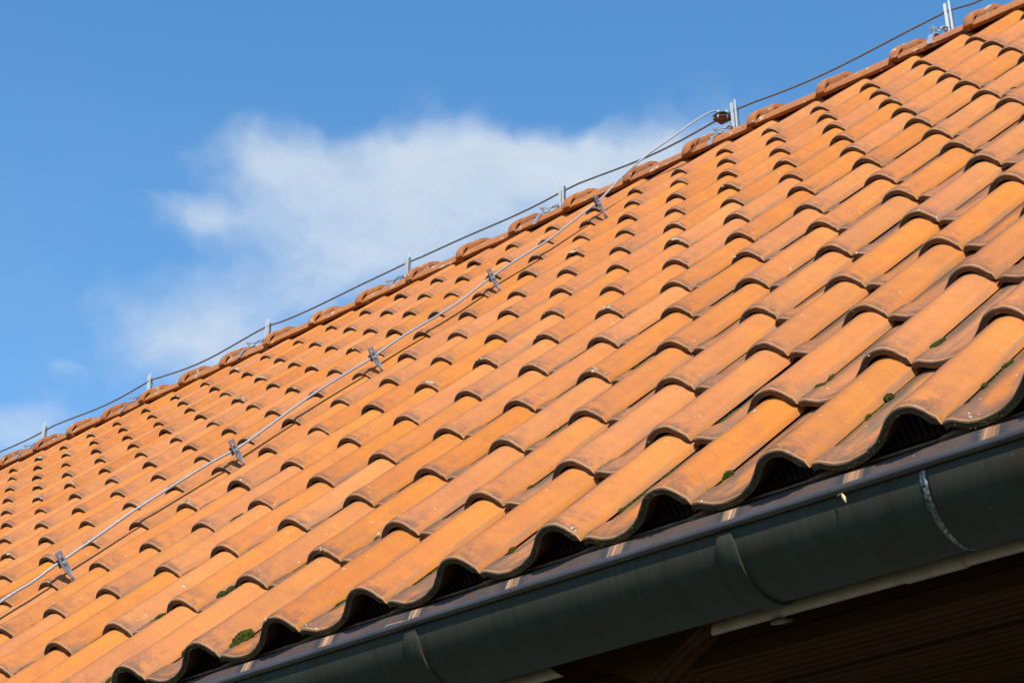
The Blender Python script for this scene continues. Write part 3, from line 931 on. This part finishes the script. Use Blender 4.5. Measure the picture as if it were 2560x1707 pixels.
def roof_holder():
    """twisted flat bar with a slot; local axes: x across, y up the slope, z off the slope."""
    t = empty('roof_wire_holder')
    prof_ = [(-0.022, 0.0105, 90), (-0.006, 0.0098, 90), (0.004, 0.0075, 86), (0.012, 0.0046, 70), (0.018, 0.0034, 45), (0.025, 0.0050, 20), (0.032, 0.0080, 6), (0.040, 0.0100, 0), (0.050, 0.0104, 0)]
    slot = [(0.0535, 0.0), (0.056, 0.0030), (0.060, 0.0040), (0.076, 0.0040), (0.080, 0.0030), (0.0825, 0.0)]
    b = MB(); T_ = 0.0013
    def st(z, half, ang, k): return [(math.sin(R(ang)) * s_ * half + k * T_ * math.cos(R(ang)), math.cos(R(ang)) * s_ * half - k * T_ * math.sin(R(ang)), z) for s_ in (-1, -0.5, 0, 0.5, 1)]
    rows_ = []
    for (z, h, a) in prof_:
        f_ = st(z, h, a, 1); bk = st(z, h, a, -1)
        rows_.append(f_ + bk[::-1])
    b.grid(rows_, close=True)
    # slotted head: two side rails and the bridge at the top
    hw = 0.0104
    for sg in (-1, 1):
        rr = []
        for (z, s_) in [(0.050, 0.0)] + slot + [(0.089, 0.0)]:
            rr.append([(T_, sg * s_, z), (T_, sg * hw, z), (-T_, sg * hw, z), (-T_, sg * s_, z)])
        b.grid(rr, close=True); b.f.append(tuple(len(b.v) - 4 + i for i in range(4)))
    b.build('bar', M['holder'], t, 30)
    b = MB(); b.tube([(-0.013, 0.0, 0.0585), (0.005, 0.0, 0.0585)], 0.0030, 8); b.tube([(T_, 0.0, 0.0585), (0.0045, 0.0, 0.0585)], 0.0052, 6)
    b.build('bolt', M['steel'], t, 30)
    b = MB(); b.box((-0.0115, -0.011, 0.049), (-0.0090, 0.011, 0.071)); b.box((-0.0090, -0.010, 0.0675), (-0.0015, 0.010, 0.0695)); b.box((-0.0090, -0.010, 0.0500), (-0.0015, 0.010, 0.0520))
    b.build('wire_clip', M['steel_dull'], t, 0)
    return t
HV = [(1.051, -0.0076), (1.732, -0.0116), (2.390, -0.0096), (3.046, -0.0076), (3.739, 0.003), (0.38, -0.0076)]
hp = roof_holder()
for i, (v, dn) in enumerate(HV):
    o = hp if i == 0 else clone_tree(hp)
    o.matrix_world = ROOF_M @ Matrix.Translation((UW + 0.009, v, dn)) @ Matrix.Rotation(R(random.uniform(-6, 6)), 4, 'Z')
    rank = sorted([q_[0] for q_ in HV], reverse=True).index(v)
    tag(o, 'twisted slotted metal holder on the down wire, ' + ['close under the ridge tiles', 'second below the ridge', 'third below the ridge', 'fourth below the ridge', 'fifth below the ridge', 'lowest, near the eave'][rank], 'wire holder', 'wire holders on the slope')

# ------------------------------------------------------------------ moss, lichen and litter
def moss_geo(seed, lobes):
    rng = random.Random(seed); mb = MB()
    for (ox, oy, r_) in lobes:
        bm = bmesh.new(); bmesh.ops.create_icosphere(bm, subdivisions=4, radius=1.0)
        for v_ in bm.verts:
            p = v_.co.copy()
            k_ = 1 + 0.34 * noise.noise(p * 1.9 + Vector((seed, 0, 0))) + 0.18 * noise.noise(p * 9 + Vector((seed, 3, 0)))
            v_.co = Vector((p.x * k_ * r_ + ox, p.y * k_ * r_ * 1.15 + oy, p.z * k_ * r_ * 0.92))
        bm.verts.index_update()
        mb.add([v_.co for v_ in bm.verts], [tuple(v_.index for v_ in f_.verts) for f_ in bm.faces])
        bm.free()
        for _ in range(420):
            th, z = rng.uniform(0, 6.283), rng.uniform(-0.1, 1)
            s_ = math.sqrt(max(0, 1 - z * z)); nrm = Vector((s_ * math.cos(th), s_ * math.sin(th), z))
            base = Vector((nrm.x * r_ + ox, nrm.y * r_ * 1.15 + oy, nrm.z * r_ * 0.92)) * 0.985
            side = nrm.cross(Vector((rng.uniform(-1, 1), rng.uniform(-1, 1), rng.uniform(-1, 1)))).normalized() * r_ * 0.045
            tip = base + nrm * r_ * rng.uniform(0.10, 0.22) + side * rng.uniform(-1, 1)
            mb.add([base - side, base + side, tip], [(0, 1, 2)])
    return mb
moss_meshes = [moss_geo(1, [(0, 0, 1.0)]).mesh('moss_cushion', M['moss'], 60), moss_geo(2, [(0, 0, 1.0), (0.2, -1.0, 0.62)]).mesh('moss_cushion', M['moss'], 60),
               moss_geo(3, [(0, 0, 0.9), (0.1, 0.95, 0.7)]).mesh('moss_cushion', M['moss'], 60)]
MOSS = [(1, 0.427, 0.0047), (6, 1.107, 0.0039), (6, 0.785, 0.0052), (4, 0.379, 0.0057), (5, 0.419, 0.0053), (5, 0.38, 0.0046), (3, 0.398, 0.0025), (2, 0.106, 0.0061), (2, 0.048, 0.0044),
        (3, 0.107, 0.0035), (2, 0.407, 0.0072), (2, 0.451, 0.0055), (1, 0.243, 0.0084), (1, 0.176, 0.0044), (0, 0.211, 0.0048), (0, 0.136, 0.0042), (3, 0.707, 0.0047), (1, 0.422, 0.0076),
        (7, 0.447, 0.005), (4, 0.084, 0.0054), (6, 0.101, 0.0039), (6, 0.415, 0.0041), (7, 0.062, 0.0145), (8, 0.109, 0.0078), (10, 0.396, 0.0063), (10, 0.421, 0.0064), (14, 0.738, 0.0085),
        (9, 0.413, 0.0084), (9, 0.44, 0.0077), (12, 1.076, 0.0102), (9, 0.091, 0.0066), (5, 2.744, 0.0072), (5, 1.082, 0.0038), (15, 3.115, 0.0076)]
def row_of(v):
    r_ = 0
    for i, rv in enumerate(ROWS):
        if v >= rv - 0.004: r_ = i
    return r_
def seam_n(v, dx=0.012):
    r_ = row_of(v); return -0.0105 - TILT * (v - ROWS[r_])
for i, (c, v, r_) in enumerate(MOSS):
    big = r_ > 0.012
    o = link('moss_cushion', moss_meshes[1 if big else i % 3])
    sc = r_ * random.uniform(0.95, 1.1)
    o.matrix_world = ROOF_M @ Matrix.Translation((-c * GAUGE + 0.0085, v, seam_n(v) + sc * 0.42)) @ Matrix.Rotation(random.uniform(-0.5, 0.5), 4, 'Z') @ Matrix.Diagonal((sc, sc * random.uniform(1.1, 2.0), sc * random.uniform(0.7, 1.0), 1))
    if big: tag(o, 'large wet green moss clump on the eave tiles', 'moss', 'moss cushions in the tile joints')
    else: tag(o, ('small' if r_ < 0.0055 else 'plump') + ' dark green moss cushion in a joint of the ' + ['eave', 'second', 'third', 'fourth', 'fifth', 'sixth', 'seventh', 'eighth', 'ninth', 'tenth', 'eleventh', 'twelfth', 'topmost'][row_of(v)] + ' tile course', 'moss', 'moss cushions in the tile joints')

rng = random.Random(21)
b = MB()
def crumb(mb, P, r_, seg=7):
    vs = []; fs = []
    for ring, (rr, hh) in enumerate(((1.0, 0.0), (0.75, 0.55))):
        for i in range(seg):
            a = 2 * math.pi * i / seg
            k_ = rr * rng.uniform(0.75, 1.2)
            vs.append(ROOF_M @ (Vector(P) + Vector((k_ * r_ * math.cos(a), k_ * r_ * 1.3 * math.sin(a), hh * r_ * rng.uniform(0.7, 1.2) - 0.2 * r_))))
    vs.append(ROOF_M @ (Vector(P) + Vector((0, 0, r_ * 0.75))))
    for i in range(seg):
        fs.append((i, (i + 1) % seg, seg + (i + 1) % seg, seg + i)); fs.append((seg + i, seg + (i + 1) % seg, 2 * seg))
    mb.add(vs, fs)
# crumbs of moss strung along the joints of the lower courses
for _ in range(330):
    r_ = rng.choice([0, 0, 0, 0, 1, 1, 1, 2, 2, 3, 3, 4, 5]); c = rng.randint(-1, 18)
    v0 = ROWS[r_] + rng.uniform(0.02, 0.24)
    for k_ in range(rng.randint(5, 26)):
        v = v0 + k_ * 0.0032 + rng.uniform(-0.001, 0.001)
        crumb(b, (-c * GAUGE + 0.0062 + rng.uniform(0, 0.004), v, seam_n(v) + 0.0005), rng.uniform(0.0012, 0.0030), 5)
# tufts hanging on the noses of the eave course
for c in range(-8, 20):
    for _ in range(26):
        x = rng.uniform(-0.17, -0.03)
        P = profile(0, 2); z = min(P, key=lambda q_: abs(q_[0] - x))[1]
        crumb(b, (-c * GAUGE + x, -0.0006, z - rng.uniform(0.004, 0.010)), rng.uniform(0.0008, 0.0019), 5)
tag(b.build('moss_crumbs', M['moss'], None, 40), 'fine dark moss growing along the tile joints and eave noses', 'moss', kind='stuff')

b = MB()
def prof_z(x):
    P = profile(1, 3); return min(P, key=lambda q_: abs(q_[0] - x))[1]
for _ in range(170):
    r_ = rng.randint(0, 12); c = rng.randint(-2, 36)
    u0, v0 = -c * GAUGE, ROWS[r_]
    nose = rng.random() < 0.72
    x = rng.uniform(-0.06, -0.004) if nose else rng.uniform(-0.055, 0.0)
    y = rng.uniform(0.001, 0.010) if nose else rng.uniform(0.02, 0.3)
    for _k in range(rng.randint(2, 7) if nose else rng.randint(1, 2)):
        xx = x + rng.gauss(0, 0.004 if nose else 0.002); yy = max(0.0005, y + rng.gauss(0, 0.003))
        crumb(b, (u0 + xx, v0 + yy, prof_z(xx) - TILT * yy - (0.0016 if yy < 0.002 else 0.0)), rng.uniform(0.0015, 0.0036) * (1.0 if nose else 0.8), 6)
# the few fat crusts the picture shows on far noses
for (c, r_, x) in [(24, 8, -0.03), (23, 6, -0.035), (27, 9, -0.03), (31, 12, -0.03), (21, 9, -0.02), (19, 9, -0.02), (26, 12, -0.02), (16, 10, -0.03), (29, 9, -0.025), (30, 11, -0.03), (33, 12, -0.02), (22, 10, -0.03), (25, 8, -0.02), (20, 5, -0.03), (28, 12, -0.03), (18, 8, -0.02), (14, 4, -0.03), (9, 7, -0.02), (13, 9, -0.03), (8, 5, -0.03), (11, 5, -0.015), (10, 5, -0.03), (6, 3, -0.02)]:
    for _k in range(9):
        xx = x + rng.gauss(0, 0.008); yy = abs(rng.gauss(0.006, 0.005)) + 0.0008
        crumb(b, (-c * GAUGE + xx, ROWS[r_] + yy, prof_z(min(xx, 0.003)) - TILT * yy), rng.uniform(0.0025, 0.0055), 7)
tag(b.build('lichen_crusts', M['lichen'], None, 40), 'whitish lichen crusts scattered on the tile noses', 'lichen', kind='stuff')

# straw on the flashing and a dry leaf stuck at the bead
b = MB()
b.tube([W(-0.985, -0.045, -0.0305), W(-0.965, -0.046, -0.0270), W(-0.940, -0.043, -0.0290), W(-0.925, -0.040, -0.0305)], [0.0006, 0.0007, 0.0007, 0.0004], 6)
tag(b.build('straw', M['straw'], None, 60), 'curved dry straw lying on the copper flashing above the gutter', 'straw')
b = MB()
lp = Vector(E(-0.069, by - 0.006, bz - 0.012)); rows_ = []
for i in range(7):
    t_ = i / 6; wd = 0.0030 * math.sin(math.pi * min(1, t_ * 0.9 + 0.08))
    cpt = lp + Vector((0.004 * t_ - 0.002, -0.004 - 0.002 * math.sin(t_ * 3), -0.012 * t_ + 0.002))
    rows_.append([cpt + Vector((-wd, 0.001, 0.001)), cpt + Vector((0, -0.0008, 0)), cpt + Vector((wd, 0.001, -0.001)), cpt + Vector((wd, 0.0018, -0.001)), cpt + Vector((0, 0.0004, 0)), cpt + Vector((-wd, 0.0018, 0.001))])
b.grid(rows_, close=True)
b.tube([lp + Vector((-0.002, -0.003, 0.001)), lp + Vector((-0.008, 0.001, 0.004)), lp + Vector((-0.014, 0.003, 0.004))], 0.0006, 5)
tag(b.build('dry_leaf', M['straw'], None, 50), 'tiny curled yellow leaf caught under the gutter bead', 'leaf')
